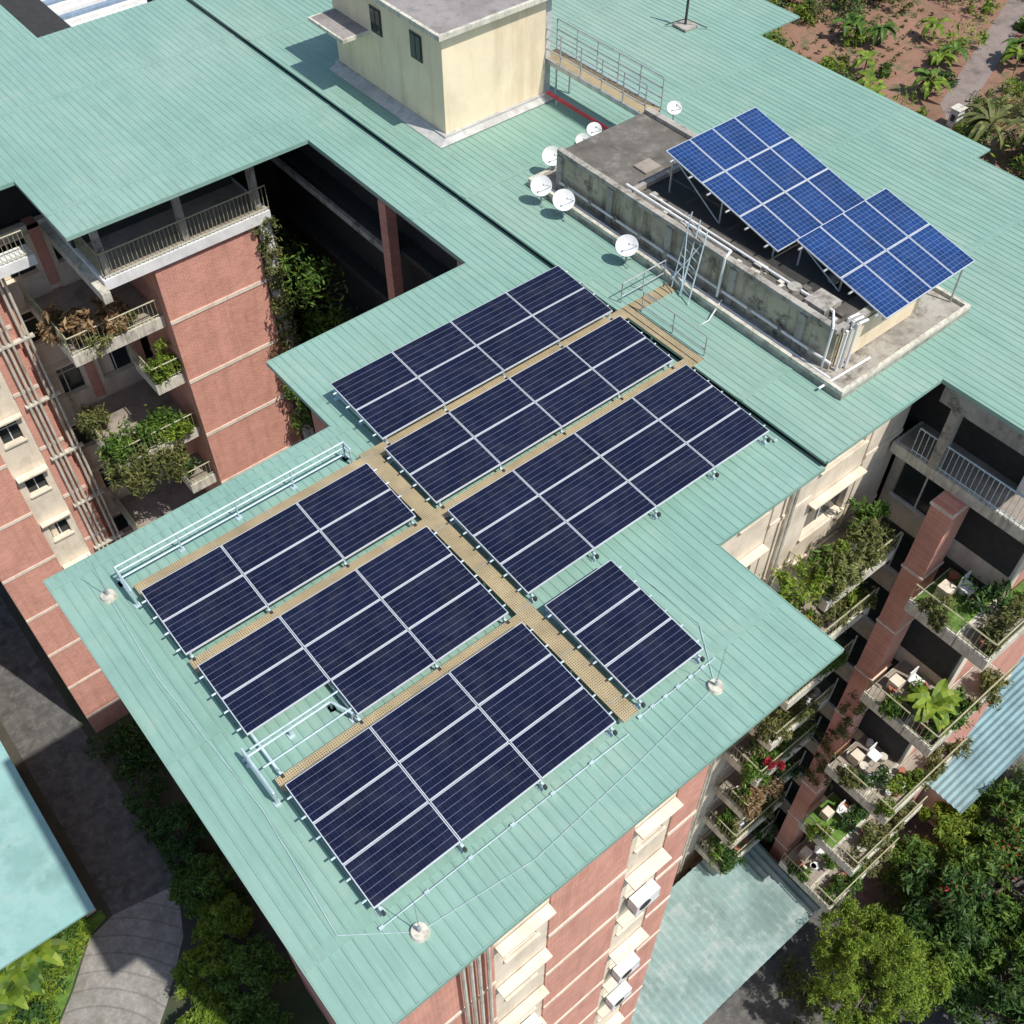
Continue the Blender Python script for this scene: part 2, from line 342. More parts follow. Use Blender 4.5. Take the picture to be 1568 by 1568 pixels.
wl.box(13.4,16.398,18.5,18.8,0,RZ-.1,3)
for y in (4.2,8.6): wl.box(15.3,15.7,y-.22,y+.22,0,RZ-.86,0)
for k in range(1,11):
    wl.box(15.75,16.398,3.6,18.4,RZ-ST*k-.15,RZ-ST*k+.05,3)  # courtyard slabs coloured near-black, its shade put into the colour
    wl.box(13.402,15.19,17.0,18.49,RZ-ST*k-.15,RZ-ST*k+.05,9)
wl.box(15.35,15.5,8.9,17.0,RZ-ST-.2,RZ-ST+.05,7)
wl.box(8.6,16.3,2.3,2.7,0,RZ-.1,0); wl.box(8.6,9.0,-1,2.298,0,RZ-.1,0)
facadeY(-8.3,10.1,22.0,0,11,[(12.0,13.4,.9,1.3),(14.6,16.2,1.0,1.3),(17.9,20.3,1.9,2.0)],1)
wl.box(22.3,22.8,-13,-8.3,0,RZ-ST-.31,1)
wl.box(24.0,24.2,-13,-8.3,RZ-ST+.11,RZ+.1,3)
wl.box(22.802,31,-13,-12.5,0,RZ-ST-.1,0)
for k in range(1,11):
    z=RZ-ST*k-.2
    wl.box(22.2,22.298,-12.9,-10.9,z-2.3,z-.3,3); wl.box(22.2,22.298,-10.3,-8.7,z-2.2,z-.5,4)
    wl.box(22.12,22.199,-10.4,-8.6,z-2.3,z-2.2,6); wl.box(22.17,22.199,-9.55,-9.5,z-2.2,z-.5,6)
wl.box(20.9,21.9,-11.1,-10.4,0,RZ-ST-.31,0)
for k in range(1,11): wl.box(20.86,21.94,-11.14,-10.36,RZ-ST*k-.45,RZ-ST*k-.36,2)
wl.box(21.5,24,-13.2,-8.4,RZ-ST-.3,RZ-ST+.1,5); wl.box(21.65,23.99,-13.1,-8.5,RZ-ST+.1,RZ-ST+.11,9)
wl.box(21.5,21.7,-13.2,-9.2,RZ-.6,RZ+.14,7); wl.box(21.5,21.75,-9.9,-9.6,RZ-ST+.112,RZ-.6,7)
wl.box(22.6,23.2,-12.2,-11.8,RZ-ST+.12,RZ-ST+.9,6)
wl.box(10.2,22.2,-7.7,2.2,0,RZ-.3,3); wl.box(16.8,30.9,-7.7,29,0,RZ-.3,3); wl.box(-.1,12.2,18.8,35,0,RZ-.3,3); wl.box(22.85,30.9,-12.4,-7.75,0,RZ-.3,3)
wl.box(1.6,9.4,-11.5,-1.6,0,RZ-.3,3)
for k,x in [(2,8.3),(4,8.3),(5,8.3),(7,8.3),(3,4.3),(6,4.3)]:
    z=RZ-ST*k-2.6; wl.box(x-.42,x+.42,-12.5,-12.17,z,z+.55,6); wl.tube((x-.12,-12.52,z+.28),(x-.12,-12.5,z+.28),.2,3,16); wl.box(x-.45,x+.45,-12.52,-12.1,z-.05,z,8)
for x in (2.6,2.8,3.0,3.25): wl.tube((x,-12.25,0),(x,-12.25,RZ-.3),.05,5,7)
for (x,k) in [(13.0,1),(15.4,2),(13.2,3)]:
    z=RZ-ST*k-1.2; wl.box(x-.42,x+.42,-8.75,-8.42,z,z+.55,6); wl.tube((x-.12,-8.77,z+.28),(x-.12,-8.75,z+.28),.2,3,16)
for x in (16.7,16.9): wl.tube((x,-8.45,0),(x,-8.45,RZ-.3),.05,5,7)
wl.build('walls_and_facades',WM,B)

# balconies
bl=MB(); BM=[SLAB,RAILY,TERRA,GRASSM,CREAMW,FLOORM,WHITE]
def balcony(x0,x1,y0,y1,z,sides='lf',curb=.22,rail=True,floor=0):
    bl.box(x0,x1,y0,y1,z-.26,z,0)
    bl.box(x0+.12,x1-.05,y0+.12,y1-.05,z,z+.03,3 if floor==3 else 5)
    if 'l' in sides: bl.box(x0,x0+.1,y0,y1,z,z+curb,0)
    if 'f' in sides: bl.box(x0+.1,x1,y0,y0+.1,z,z+curb,0)
    if rail:
        zt=z+1.0
        def run(a,b):
            bl.tube((*a,zt),(*b,zt),.028,1); bl.tube((*a,z+curb+.12),(*b,z+curb+.12),.018,1)
            L=math.dist(a,b); n=max(2,int(L/.16))
            for i in range(n+1):
                t=i/n; p=(a[0]+(b[0]-a[0])*t,a[1]+(b[1]-a[1])*t); bl.tube((*p,z+curb),(*p,zt),.011,1,4)
        if 'l' in sides: run((x0+.05,y1),(x0+.05,y0+.05))
        if 'f' in sides: run((x0+.05,y0+.05),(x1,y0+.05))
def pots(x0,x1,y,z,n,dy=.25):
    for i in range(n):
        x=random.uniform(x0,x1); r=random.uniform(.12,.2); yy=y+random.uniform(-.1,dy); bl.tube((x,yy,z+.03),(x,yy,z+.32),r*.75,random.choice([2,2,6,0]),9,r)
def chair(x,y,z):
    bl.box(x-.22,x+.22,y-.22,y+.22,z+.42,z+.46,6); bl.box(x-.22,x+.22,y+.18,y+.22,z+.46,z+.9,6)
    for a in (-.2,.2):
        for b_ in (-.2,.2): bl.tube((x+a,y+b_,z+.03),(x+a,y+b_,z+.42),.018,6)
for z in (-5.9,-11.7,-17.5,-23.3): balcony(5.1,8.68,13.9,18.18,RZ+z); 
for z in (-8.6,-14.4,-20.2): balcony(7.5,8.68,13.7,15.6,RZ+z)
for i in range(8):
    z=RZ-6.1-2.95*i; balcony(17.7,20.88,-10.0,-8.32,z); pots(17.9,20.6,-9.6,z,6,.9)
RL=[-6.6,-12.0,-17.4,-22.4,-26.6]
for i,z in enumerate(RL):
    balcony(20.0,24.5,-14.1,-13.02,RZ+z,'lf'); balcony(20.0,22.28,-13.0,-11.3,RZ+z,'l',floor=3 if i in(0,3) else 0); pots(20.4,22,-13.6,RZ+z,5,.4); pots(20.3,22.1,-12.6,RZ+z,6,1.1)
    if i==0: bl.box(22.28,24.4,-13.98,-13.04,RZ+z+.03,RZ+z+.06,3)
    chair(21.6,-12.2,RZ+z); bl.box(20.9,21.3,-12.0,-11.6,RZ+z+.03,RZ+z+.5,4)
balcony(22.0,25,-14.2,-13.02,RZ-3.2)
bl.build('balconies',BM,B)
gr=MB()
def rail(a,b,z,h=1.0,mi=0,step=.16,r=.012):
    gr.tube((*a,z+h),(*b,z+h),.028,mi); gr.tube((*a,z+.12),(*b,z+.12),.018,mi)
    n=max(2,int(math.dist(a,b)/step))
    for i in range(n+1):
        t=i/n; p=(a[0]+(b[0]-a[0])*t,a[1]+(b[1]-a[1])*t); gr.tube((*p,z),(*p,z+h),r,mi,4)
rail((7,13.3),(13.4,13.3),RZ-ST+.12); rail((7,13.3),(7,16.7),RZ-ST+.12); rail((-.6,16.25),(5.6,16.25),RZ-ST+.12)
rail((21.55,-9.0),(21.55,-13.1),RZ-ST+.1,1.0,1); 
gr.build('gallery_railings',[RAILY,RAILB],B)

# balcony plants
def bp(x0,x1,y,z,n,m_,leaf=.1,h=.6,dr=.3,nm='potted_plant',cl=10,per=26,rr=(.25,.5)):
    bs=[]
    for i in range(n):
        r=random.uniform(*rr); bs.append((random.uniform(x0,x1),y+random.uniform(-.25,.35),z+random.uniform(.35,.5+h),r,r,r*random.uniform(.7,1.3)))
    leafmesh(nm,bs,m_,leaf,cl,per,droop=dr)
bp(5.2,7.6,14.4,RZ-5.9,12,DRY,.16,.8,.1,'dry_balcony_grass'); bp(5.1,5.5,15.4,RZ-5.9,6,DRY,.16,.8,.1,'dry_balcony_grass'); bp(5.2,8,14.1,RZ-5.9,4,LEAFO,.1,.4,.3)
bp(5.0,8.0,14.3,RZ-11.7,22,LEAF,.11,1.2,.8); bp(5.0,7.6,13.9,RZ-12.1,16,LEAFO,.11,.8,1.6); bp(7.4,8.5,13.9,RZ-11.7,5,LEAFY,.1,.4,.3); bp(5.0,5.6,16,RZ-11.7,8,LEAFO,.1,1.1,.5)
bp(5.1,8.5,14.2,RZ-17.5,9,DRY,.11,.4,.6); bp(7.7,8.5,14.0,RZ-8.6,8,LEAFY,.1,.7,.1); bp(7.7,8.5,14.3,RZ-14.4,3,LEAFD,.09,.3,.1); bp(5.2,8.3,14.3,RZ-23.3,10,LEAF,.11,.6,.6)
pal=[LEAF,LEAFO,LEAF,LEAFO,LEAF,LEAFD,LEAFO,LEAFD]
bp(17.6,20.8,-9.7,RZ-6.1,20,LEAFO,.1,1.2,.3); bp(17.5,18.8,-9.5,RZ-6.1,10,LEAFY,.1,1.0,.5); bp(16.0,17.4,-9.3,RZ-5.6,4,LEAFY,.1,.5,.3); bp(18,20.8,-9.1,RZ-6.1,6,LEAF,.11,1.4,.3)
for i in range(1,8):
    bp(17.5,20.8,-9.8,RZ-6.1-2.95*i,11,pal[i],.09,.7,.5,rr=(.2,.42)); bp(17.7,20.7,-9.3,RZ-6.1-2.95*i,5,random.choice([LEAFY,LEAFO,LEAF]),.1,1.1,.3)
bp(17.8,19.5,-9.9,RZ-20.5,8,DRY,.1,.5,.3); bp(17.6,18.6,-10,RZ-17.4,3,FLOWER,.06,.5,.3,'flowering_plant',rr=(.15,.25))
for i,z in enumerate(RL):
    bp(20.0,22.3,-13.8,RZ+z,7,[LEAFO,LEAF,LEAFY,LEAFO,LEAF][i],.09,.5,.3,rr=(.18,.4)); bp(20.0,20.3,-12.2,RZ+z,4,[LEAFO,LEAF,LEAFO,LEAFY,LEAF][i],.09,.4,.3,rr=(.18,.36))
    bp(22.2,24.4,-13.9,RZ+z,7,LEAFO,.09,.4,.4,rr=(.18,.36)); bp(20.4,22,-12.9,RZ+z,2,[LEAFD,LEAF,LEAFD,LEAFD,LEAF][i],.1,.6,.1)
bp(22.3,24.8,-13.9,RZ-3.2,12,LEAF,.1,.9,.5); bp(21.9,23.2,-14.1,RZ-3.1,7,FLOWER,.07,.3,.4,'flowering_plant',rr=(.2,.35))
leafmesh('creeper_vine',[(20.85,-10.9+random.uniform(-.2,.3),RZ-14-i*.8,.22,.4,.6) for i in range(9)],LEAFO,.08,10,20)
bigleaf('papaya_plant',20.9,-13.2,RZ-11.9,26,1.0,.35,LEAFY,.9,.7)
leafmesh('creeper_vine',[(13.1,13.2,RZ-3.5-i*.75,.42,.25,.6) for i in range(11)],LEAFO,.09,14,26)
leafmesh('creeper_vine',[(12.9+random.uniform(-.6,1.3),12.9,RZ-10.3-random.random()*2.4,.65,.5,.7) for i in range(14)],LEAF,.11,12,26,droop=.6)
leafmesh('creeper_vine',[(12.4+random.uniform(-.2,.5),13.25,RZ-7.5-random.random()*6,.25,.15,.5) for i in range(6)],DRY,.07,9,18,droop=.5)
leafmesh('courtyard_shrubs',[(14.2+random.uniform(-.8,1.0),13.6+random.uniform(-2.4,4),RZ-4-random.random()*14,.85,.85,1.1) for i in range(34)],LEAF,.13,12,24,droop=.9)

# ---------------------------------------------------------------- solar arrays
def array(x0,x1,yt,yb,nc,nr,skip=(),ztop=.56,zbot=.40,name='solar_panel_array'):
    mb=MB(); W=(x1-x0)/nc; H=(yt-yb)/nr; g=.009; fr=.02
    def Z(y): return RZ+zbot+(ztop-zbot)*(y-yb)/(yt-yb)
    for c in range(nc):
        for r in range(nr):
            if (c,r) in skip: continue
            a=x0+c*W+g; b=x0+(c+1)*W-g; t=yt-r*H-g; s=yt-(r+1)*H+g
            jz=random.uniform(-.006,.006)
            P=[(a,s,Z(s)-.04+jz),(b,s,Z(s)-.04-jz),(b,t,Z(t)-.04),(a,t,Z(t)-.04),(a,s,Z(s)+jz),(b,s,Z(s)-jz),(b,t,Z(t)),(a,t,Z(t))]
            mb.hexa(P,1)
            e=.009; mb.quad([(a+fr,s+fr,Z(s+fr)+e+jz),(b-fr,s+fr,Z(s+fr)+e-jz),(b-fr,t-fr,Z(t-fr)+e),(a+fr,t-fr,Z(t-fr)+e)],0,[(0,0),(1,0),(1,1),(0,1)])
    for r in range(nr):
        for q in (.25,.75):
            y=yt-(r+q)*H; mb.tube((x0-.1,y,Z(y)-.08),(x1+.1,y,Z(y)-.08),.022,2)
    for c in range(nc+1):
        x=x0+c*W; x=min(max(x,x0+.12),x1-.12)
        mb.box(x-.025,x+.025,yb-.06,yt+.06,RZ+.2,RZ+.25,2)
        for y in (yb+.03,(yt+yb)/2,yt-.03):
            mb.tube((x,y,RZ),(x,y,Z(y)-.05),.025,2); mb.box(x-.08,x+.08,y-.06,y+.06,RZ,RZ+.045,2)
        mb.box(x-.03,x+.03,yb-.14,yb-.06,RZ+.16,RZ+.27,3)
    return mb.build(name,[PV1,FRAME,RAILB,DARKM])
array(8.4,16.3,.78,-1.6,4,2,ztop=.62,zbot=.45)
array(8.2,16.2,-1.97,-4.12,4,2)
array(8.2,16.2,-4.56,-7.56,4,3)
array(1.5,7.6,-2.1,-4.14,3,2)
array(1.54,7.55,-4.64,-7.68,3,3,skip=((0,2),))
array(1.54,7.55,-8.12,-11.16,3,3)
array(8.2,10.2,-8.1,-11.06,1,3)

mb=MB()
for (x0,x1,y0,y1) in [(7.72,8.14,-11.2,-1.5),(8.142,18.6,-1.9,-1.5),(1.5,7.718,-2.0,-1.6),(8.142,16.6,-4.5,-4.14),(1.5,7.718,-4.58,-4.2),(1.5,7.718,-8.08,-7.74),(16.602,17.0,-4.5,-1.902)]:
    mb.box(x0,x1,y0,y1,RZ+.2,RZ+.24,0)
    n=int(max(x1-x0,y1-y0)/1.5)+1
    for i in range(n):
        if x1-x0>y1-y0:
            x=x0+.1+i*1.5
            if x<x1: mb.box(x,x+.05,y0,y1,RZ+.03,RZ+.2,1)
            if x+.415<x1: mb.box(x+.4,x+.415,y0,y1,RZ+.2,RZ+.243,1)
        else:
            y=y0+.1+i*1.5
            if y<y1: mb.box(x0,x1,y,y+.05,RZ+.03,RZ+.2,1)
            if y+.415<y1: mb.box(x0,x1,y+.4,y+.415,RZ+.2,RZ+.243,1)
mb.build('rooftop_walkway',[GRATE,GALV])

def prail(name,pts,heights,step=1.6,r=.022,mat_=RAILB,z=RZ):
    mb=MB()
    for h in heights: mb.path([(x,y,z+h) for x,y in pts],r)
    for (a,b) in zip(pts[:-1],pts[1:]):
        L=math.dist(a,b); n=max(1,round(L/step))
        for i in range(n+1):
            t=i/n; x=a[0]+(b[0]-a[0])*t; y=a[1]+(b[1]-a[1])*t
            mb.tube((x,y,z),(x,y,z+max(heights)),r*1.1); mb.box(x-.07,x+.07,y-.07,y+.07,z,z+.04)
    return mb.build(name,[mat_])
prail('pipe_railing',[(1.35,-2.0),(1.35,-1.2),(7.5,-1.2),(7.5,-1.5)],(.2,.42,.62),1.5,.022)
prail('pipe_railing',[(1.3,-6.9),(1.3,-8.1)],(.25,.5),1.0,.03)
prail('pipe_railing',[(1.3,-7.0),(3.3,-7.0),(3.5,-7.5)],(.3,),.9,.03)
prail('pipe_railing',[(16.9,-1.3),(18.6,-1.3)],(.45,.9),1,.018,GALV); prail('pipe_railing',[(17.1,-1.95),(17.1,-4.4)],(.45,.9),1.2,.018,GALV)
mb=MB()
for P in [[(8.15,-11.25),(10.4,-11.25)],[(1.5,-11.4),(7.7,-11.4)],[(16.35,-7.7),(16.35,-4.6)]]:
    mb.path([(x,y,RZ+.05) for x,y in P],.014)
    a,b_=P; n=6
    for i in range(n): x=a[0]+(b_[0]-a[0])*i/n; y=a[1]+(b_[1]-a[1])*i/n; mb.box(x-.05,x+.05,y-.03,y+.03,RZ+.02,RZ+.075)
# slack earthing wires lying on the sheets
for pts in [[(.95,-1.35),(.8,-4),(1.0,-8),(.8,-11),(2.0,-11.9)],[(2.0,-11.9),(4.5,-12.2),(7.4,-12.0),(9.9,-11.75)],[(9.9,-11.75),(10.8,-10.4),(10.7,-8.5)]]:
    mb.path([(x,y,RZ+.035) for x,y in pts],.009,0,4)
mb.build('cable_conduit',[RAILB])

def rod(x,y,z=RZ,h=1.6):
    mb=MB(); mb.tube((x,y,z),(x,y,z+.1),.19,0,20,.16); mb.tube((x,y,z+.1),(x,y,z+h),.012,1,6,.006); mb.tube((x,y,z+.1),(x,y,z+.3),.035,1,8)
    return mb.build('lightning_rod',[SLAB,GALV])
rod(.95,-1.35); rod(2.0,-11.9); rod(9.9,-11.75)

# ---------------------------------------------------------------- satellite dishes
def dish(x,y,z,r=.36,nrm=(-.35,-.5,.8),pole=.7):
    mb=MB(); n=Vector(nrm).normalized(); u=n.orthogonal().normalized(); w=n.cross(u); c=Vector((x,y,z+pole))
    rings=5; seg=28
    for side in (0,1):
        prev=None
        for i in range(rings+1):
            q=i/rings; row=[]
            for k in range(seg):
                t=2*math.pi*k/seg; p=c+(u*math.cos(t)+w*math.sin(t)*1.05)*r*q+n*(r*.28*q*q-(.02 if side else 0)); row.append(len(mb.v)); mb.v.append(tuple(p))
            if prev:
                for k in range(seg):
                    f=(prev[k],prev[(k+1)%seg],row[(k+1)%seg],row[k]); mb.f.append(f if not side else f[::-1]); mb.m.append(0); mb.uv.append(None)
            prev=row
    lnb=c+n*r*1.1-w*r*.2
    mb.tube(c-w*r*.95+n*r*.2,lnb,.012,1); mb.tube(lnb-n*.05,lnb+n*.04,.028,1,8)
    mb.tube((x,y,z),(x,y,z+pole*.8),.025,1); mb.tube((x,y,z+pole*.8),c-n*.02,.03,1)
    for a in (0,2.1,4.2): mb.tube((x,y,z+pole*.5),(x+math.cos(a)*.28,y+math.sin(a)*.28,z+.01),.014,1)
    o=mb.build('satellite_dish',[WHITE,GALV])
    for p in o.data.polygons: p.use_smooth=True
    return o
RU=RZ+.25
for (x,y,h,r) in [(19.6,4.9,.65,.31),(18.3,3.9,.6,.32),(18.35,2.9,.58,.33),(18.25,-.05,.6,.32),(24.5,4.3,.8,.24),(21.7,5.2,.65,.24),(21.1,5.1,.55,.22)]: dish(x,y,RU,r,(-.45+random.uniform(-.3,.2),-.55+random.uniform(-.1,.25),.62),h)

# ---------------------------------------------------------------- water tank block
T=empty('rooftop_water_tank_block'); mb=MB()
x0,x1,y0,y1=19.1,22.9,-7.0,4.0; zt=RU+1.35
mb.box(18.6,24.2,-7.9,4.9,RZ+.1,RU+.14,0)
for b_ in [(18.6,18.72,-7.9,4.9),(24.08,24.2,-7.9,4.9),(18.72,24.08,-7.9,-7.78),(18.72,24.08,4.78,4.9)]: mb.box(*b_,RU+.14,RU+.26,5)
mb.box(x0,x1,y0,y1,RU+.14,zt,2)
mb.box(x0-.04,x1+.04,y0-.04,y1+.04,zt,zt+.06,1)
mb.box(19.9,x1-.2,-6.3,.9,zt+.06,zt+.066,3)  # near-black sheet: painted shade of the trough under the tilted panels
for b_ in [(19.0,19.2,-7.0,4.0),(19.2,22.9,-7.06,-6.86),(22.72,22.96,-6.86,4.0),(19.2,22.72,.9,1.05)]: mb.box(*b_,zt+.06,zt+.2,0)
mb.box(19.3,22.6,-7.045,-7.02,RU+.2,zt-.05,4)
mb.box(20.3,20.95,1.4,1.95,zt+.06,zt+.12,6); mb.box(19.35,20.05,-6.3,-5.6,zt+.06,zt+.2,0)
mb.tube((19.55,-5.1,zt+.06),(19.55,-5.1,zt+.2),.2,0,18); mb.tube((20.7,-5.5,zt+.06),(20.7,-5.5,zt+.18),.16,0,18)
for i in range(40): 
    y=random.uniform(-7.5,4.5); x=random.uniform(18.76,18.9); s=random.uniform(.03,.08); mb.box(x-s,x+s,y-s,y+s*1.4,RU+.14,RU+.14+s,random.choice([0,5,1]))
for i in range(34):
    y=random.uniform(-6.6,.6); x=random.uniform(19.25,19.85); s=random.uniform(.03,.1); mb.box(x-s,x+s,y-s,y+s*1.5,zt+.06,zt+.06+s,random.choice([0,5,1]))
for y in (-5.9,-3.4,-.9,1.6,3.9): mb.box(19.02,19.098,y-.12,y+.12,RU+.14,zt-.002,0)
mb.build('tank_structure',[CONC,CONCD,CONCY,DARKIN,CREAM,SLAB,FLOORM],T)
mb=MB()
mb.tube((18.98,-7.1,RU+.5),(18.98,3.8,RU+.5),.04,0,8); mb.tube((18.82,-7.3,RU+.2),(18.82,4.4,RU+.2),.045,0,8)
mb.path([(19.3,1.2,zt+.25),(19.3,-3.0,zt+.25),(18.97,-3.1,zt+.25),(18.9,-3.1,RU+.3)],.04,0,8)
mb.path([(19.6,.5,zt+.15),(19.6,-6.4,zt+.15),(18.95,-6.9,zt+.25),(18.95,-6.9,RU+.2)],.035,0,8)
for y in (-6.95,-7.1,-7.25): mb.path([(19.5,y,RU+.2),(19.5,y,zt+.25+abs(y)*.01),(19.9,y,zt+.25)],.04,0,8)
for x in (19.25,19.45,19.7): mb.tube((x,-7.15,RU+.15),(x,-7.15,zt+.15),.045,0,8)
mb.tube((18.4,-7.3,RU+.1),(20.2,-7.5,RU+.3),.035,0,8)
for y in np.arange(-6.5,4,1.1): mb.box(18.93,19.02,y,y+.12,RU+.42,RU+.58,1)
mb.path([(18.9,-3.3,RU+.3),(18.2,-3.5,RU+.05),(17.6,-3.3,RZ+.06),(17.1,-3.6,RZ+.06)],.02,0,6)
mb.build('tank_pipes',[WHITE,CONC],T)
mb=MB()
def ladder(b0,t0,w,mi=0,n=9):
    b0=Vector(b0);t0=Vector(t0);w=Vector(w)
    for s in (-.5,.5): mb.tube(b0+w*s,t0+w*s,.02,mi)
    for i in range(1,n): 
        p=b0.lerp(t0,i/n); mb.tube(p-w*.5,p+w*.5,.014,mi)
ladder((18.45,-1.95,RU),(19.3,-1.6,RU+2.0),(.1,.42,0)); ladder((18.35,-2.4,RU),(19.2,-2.0,RU+1.9),(.1,.4,0))
mb.tube((18.4,-2.2,RU+.4),(19.0,-1.6,RU+1.6),.016); mb.tube((18.4,-1.8,RU+.4),(19.1,-2.2,RU+1.6),.016)
mb.build('metal_ladder',[RAILB])
def pvtilt(x0,x1,yt,zt_,yb,zb,nc,nr):
    mb=MB(); o=Vector((x0,yb,zb)); U=Vector((x1-x0,0,0)); V=Vector((0,yt-yb,zt_-zb)); nn=U.cross(V).normalized()
    for c in range(nc):
        for r in range(nr):
            ua,ub=c/nc,(c+1)/nc; va,vb=r/nr,(r+1)/nr
            def P(u,v,e): return o+U*u+V*v+nn*e
            gu=.01/U.length; gv=.01/V.length; fu=.02/U.length; fv=.02/V.length
            q=[(ua+gu,va+gv),(ub-gu,va+gv),(ub-gu,vb-gv),(ua+gu,vb-gv)]
            mb.hexa([P(a,b,-.04) for a,b in q]+[P(a,b,0) for a,b in q],1)
            q=[(ua+gu+fu,va+gv+fv),(ub-gu-fu,va+gv+fv),(ub-gu-fu,vb-gv-fv),(ua+gu+fu,vb-gv-fv)]
            mb.quad([P(a,b,.004) for a,b in q],0,[(0,0),(1,0),(1,1),(0,1)])
    for v in np.linspace(.08,.92,nr*2):
        p=o+V*v-nn*.07; mb.tube(p-Vector((.15,0,0)),p+U+Vector((.08,0,0)),.03,2)
    for u in (.04,.35,.66,.96):
        mb.tube(o+U*u+V*.02-nn*.12,o+U*u+V*.98-nn*.12,.035,2)
        for v in (.05,.5,.95):
            p=o+U*u+V*v-nn*.12; mb.tube(p,(p.x,p.y,zt+.02 if p.x<22.9 else RU+.14),.03,2)
        a=o+U*u+V*.95-nn*.12; b_=o+U*u+V*.5-nn*.12
        if b_.x<22.9: mb.tube(a,(b_.x,b_.y,zt+.05),.022,2)
    return mb.build('tilted_solar_panel_array',[PV2,FRAME,GALV])
pvtilt(20.05,23.85,.5,RZ+3.0,-4.0,RZ+2.05,4,3)
pvtilt(20.3,24.15,-4.3,RZ+2.5,-7.55,RZ+1.85,4,2)

# ---------------------------------------------------------------- stair tower
E=empty('stair_tower'); mb=MB()
X0,X1,Y0,Y1=18.25,22.6,8.8,15.3; zt2=RZ+3.75
mb.box(X0,X1,Y0,Y1,RU-.02,zt2,0)
mb.box(X0-.25,X1+.5,Y0-.25,Y1+.3,zt2,zt2+.16,1); mb.box(X0-.12,X1+.4,Y0-.12,Y1+.2,zt2+.16,zt2+.165,2)
mb.box(X0-.14,X1+.1,Y0-.14,Y1+.1,RU-.02,RU+.16,3)
mb.hexa([(X0-.5,Y0-.4,RU+.004),(X1+.3,Y0-.4,RU+.004),(X1+.3,Y1,RU+.004),(X0-.5,Y1,RU+.004),(X0-.14,Y0-.14,RU+.1),(X1+.1,Y0-.14,RU+.1),(X1+.1,Y1,RU+.1),(X0-.14,Y1,RU+.1)],6)
mb.box(X1,X1+.35,Y0+.1,Y1,RU,zt2,3)
for y in (9.9,12.2):
    mb.box(X0-.03,X0-.002,y-.02,y+.62,RU+2.2,RU+3.1,4); mb.box(X0-.05,X0-.031,y+.04,y+.56,RU+2.27,RU+3.03,5); mb.box(X0-.06,X0-.051,y+.28,y+.32,RU+2.27,RU+3.03,4)
mb.box(X0-1.1,X0-.002,13.0,15.2,RU+2.0,RU+2.12,1); mb.box(X0-1.02,X0-.002,13.08,15.12,RU+2.12,RU+2.125,2)
mb.box(X1+.36,X1+.38,Y0+.4,Y0+1.2,RU+1.45,RU+3.2,5)
mb.build('tower_walls',[CREAM,SLAB,CONCT,PLAST,DARKM,GLASSW,PLAST],E)
mb=MB()
bz=RU+1.3; a,b_=4.0,9.2
mb.box(22.75,23.5,a,b_,bz-.06,bz,0)
for x in (22.75,23.5):
    mb.box(x-.03,x+.03,a,b_,bz-.14,bz+.02,1)
    for h in (.35,.7,1.05): mb.tube((x,a,bz+h),(x,b_,bz+h),.022,1)
    for y in np.linspace(a,b_,6): mb.tube((x,y,bz),(x,y,bz+1.05),.022,1)
for y in (4.3,8.4):
    mb.tube((22.8,y,RU),(22.8,y,bz),.04,1); mb.tube((23.45,y,RU),(23.45,y,bz),.04,1)
mb.build('metal_footbridge',[GRATE,GALV])
mb=MB(); mb.path([(22.5,8.5,RU+.3),(22.5,5.3,RU+.3),(22.5,5.2,RU+.02)],.07,0,10); mb.tube((22.5,8.0,RU),(22.5,8.0,RU+.3),.03,1); mb.tube((22.5,6.0,RU),(22.5,6.0,RU+.3),.03,1); mb.build('red_pipe',[REDP,GALV])
mb=MB(); mx,my=30.2,9.3; mb.tube((mx,my,RU),(mx,my,RU+2.4),.05,0,8); mb.box(mx-.35,mx+.35,my-.35,my+.35,RU,RU+.08,1); mb.tube((mx,my,RU+.3),(mx-.6,my+.5,RU+.05),.02,0); mb.tube((mx,my,RU+.3),(mx+.5,my-.7,RU+.05),.02,0); mb.build('vent_mast',[DARKM,CONC])

# ---------------------------------------------------------------- ground
def groundmat():
    m,nt,b=mat('ground'); n1=noise(nt,.09,6,.6); n2=noise(nt,.9,7,.7)
    o=ramp(nt,n1.outputs[0],[(.38,(.055,.05,.042)),(.5,(.07,.065,.045)),(.6,(.045,.07,.025))]).outputs[0]
    o=mixc(nt,.6,o,ramp(nt,n2.outputs[0],[(.3,(.5,.5,.5)),(.7,(1.4,1.35,1.25))]).outputs[0],'MULTIPLY')
    nt.links.new(o,b.inputs['Base Color']); b.inputs['Roughness'].default_value=.95; bump(nt,b,n2.outputs[0],.4,.1); return m
mb=MB(); mb.quad([(-1500,-1500,0),(1500,-1500,0),(1500,1500,0),(-1500,1500,0)]); mb.build('ground',[groundmat()])
def flat(name,P,z,m_):
    mb=MB(); mb.quad([(x,y,z) for x,y in P]); return mb.build(name,[m_])
ASPH=weathered('asphalt',(.10,.095,.088),.6,1.1,.9,spots=(.17,.16,.14),streak=False,sp=(.5,.72))
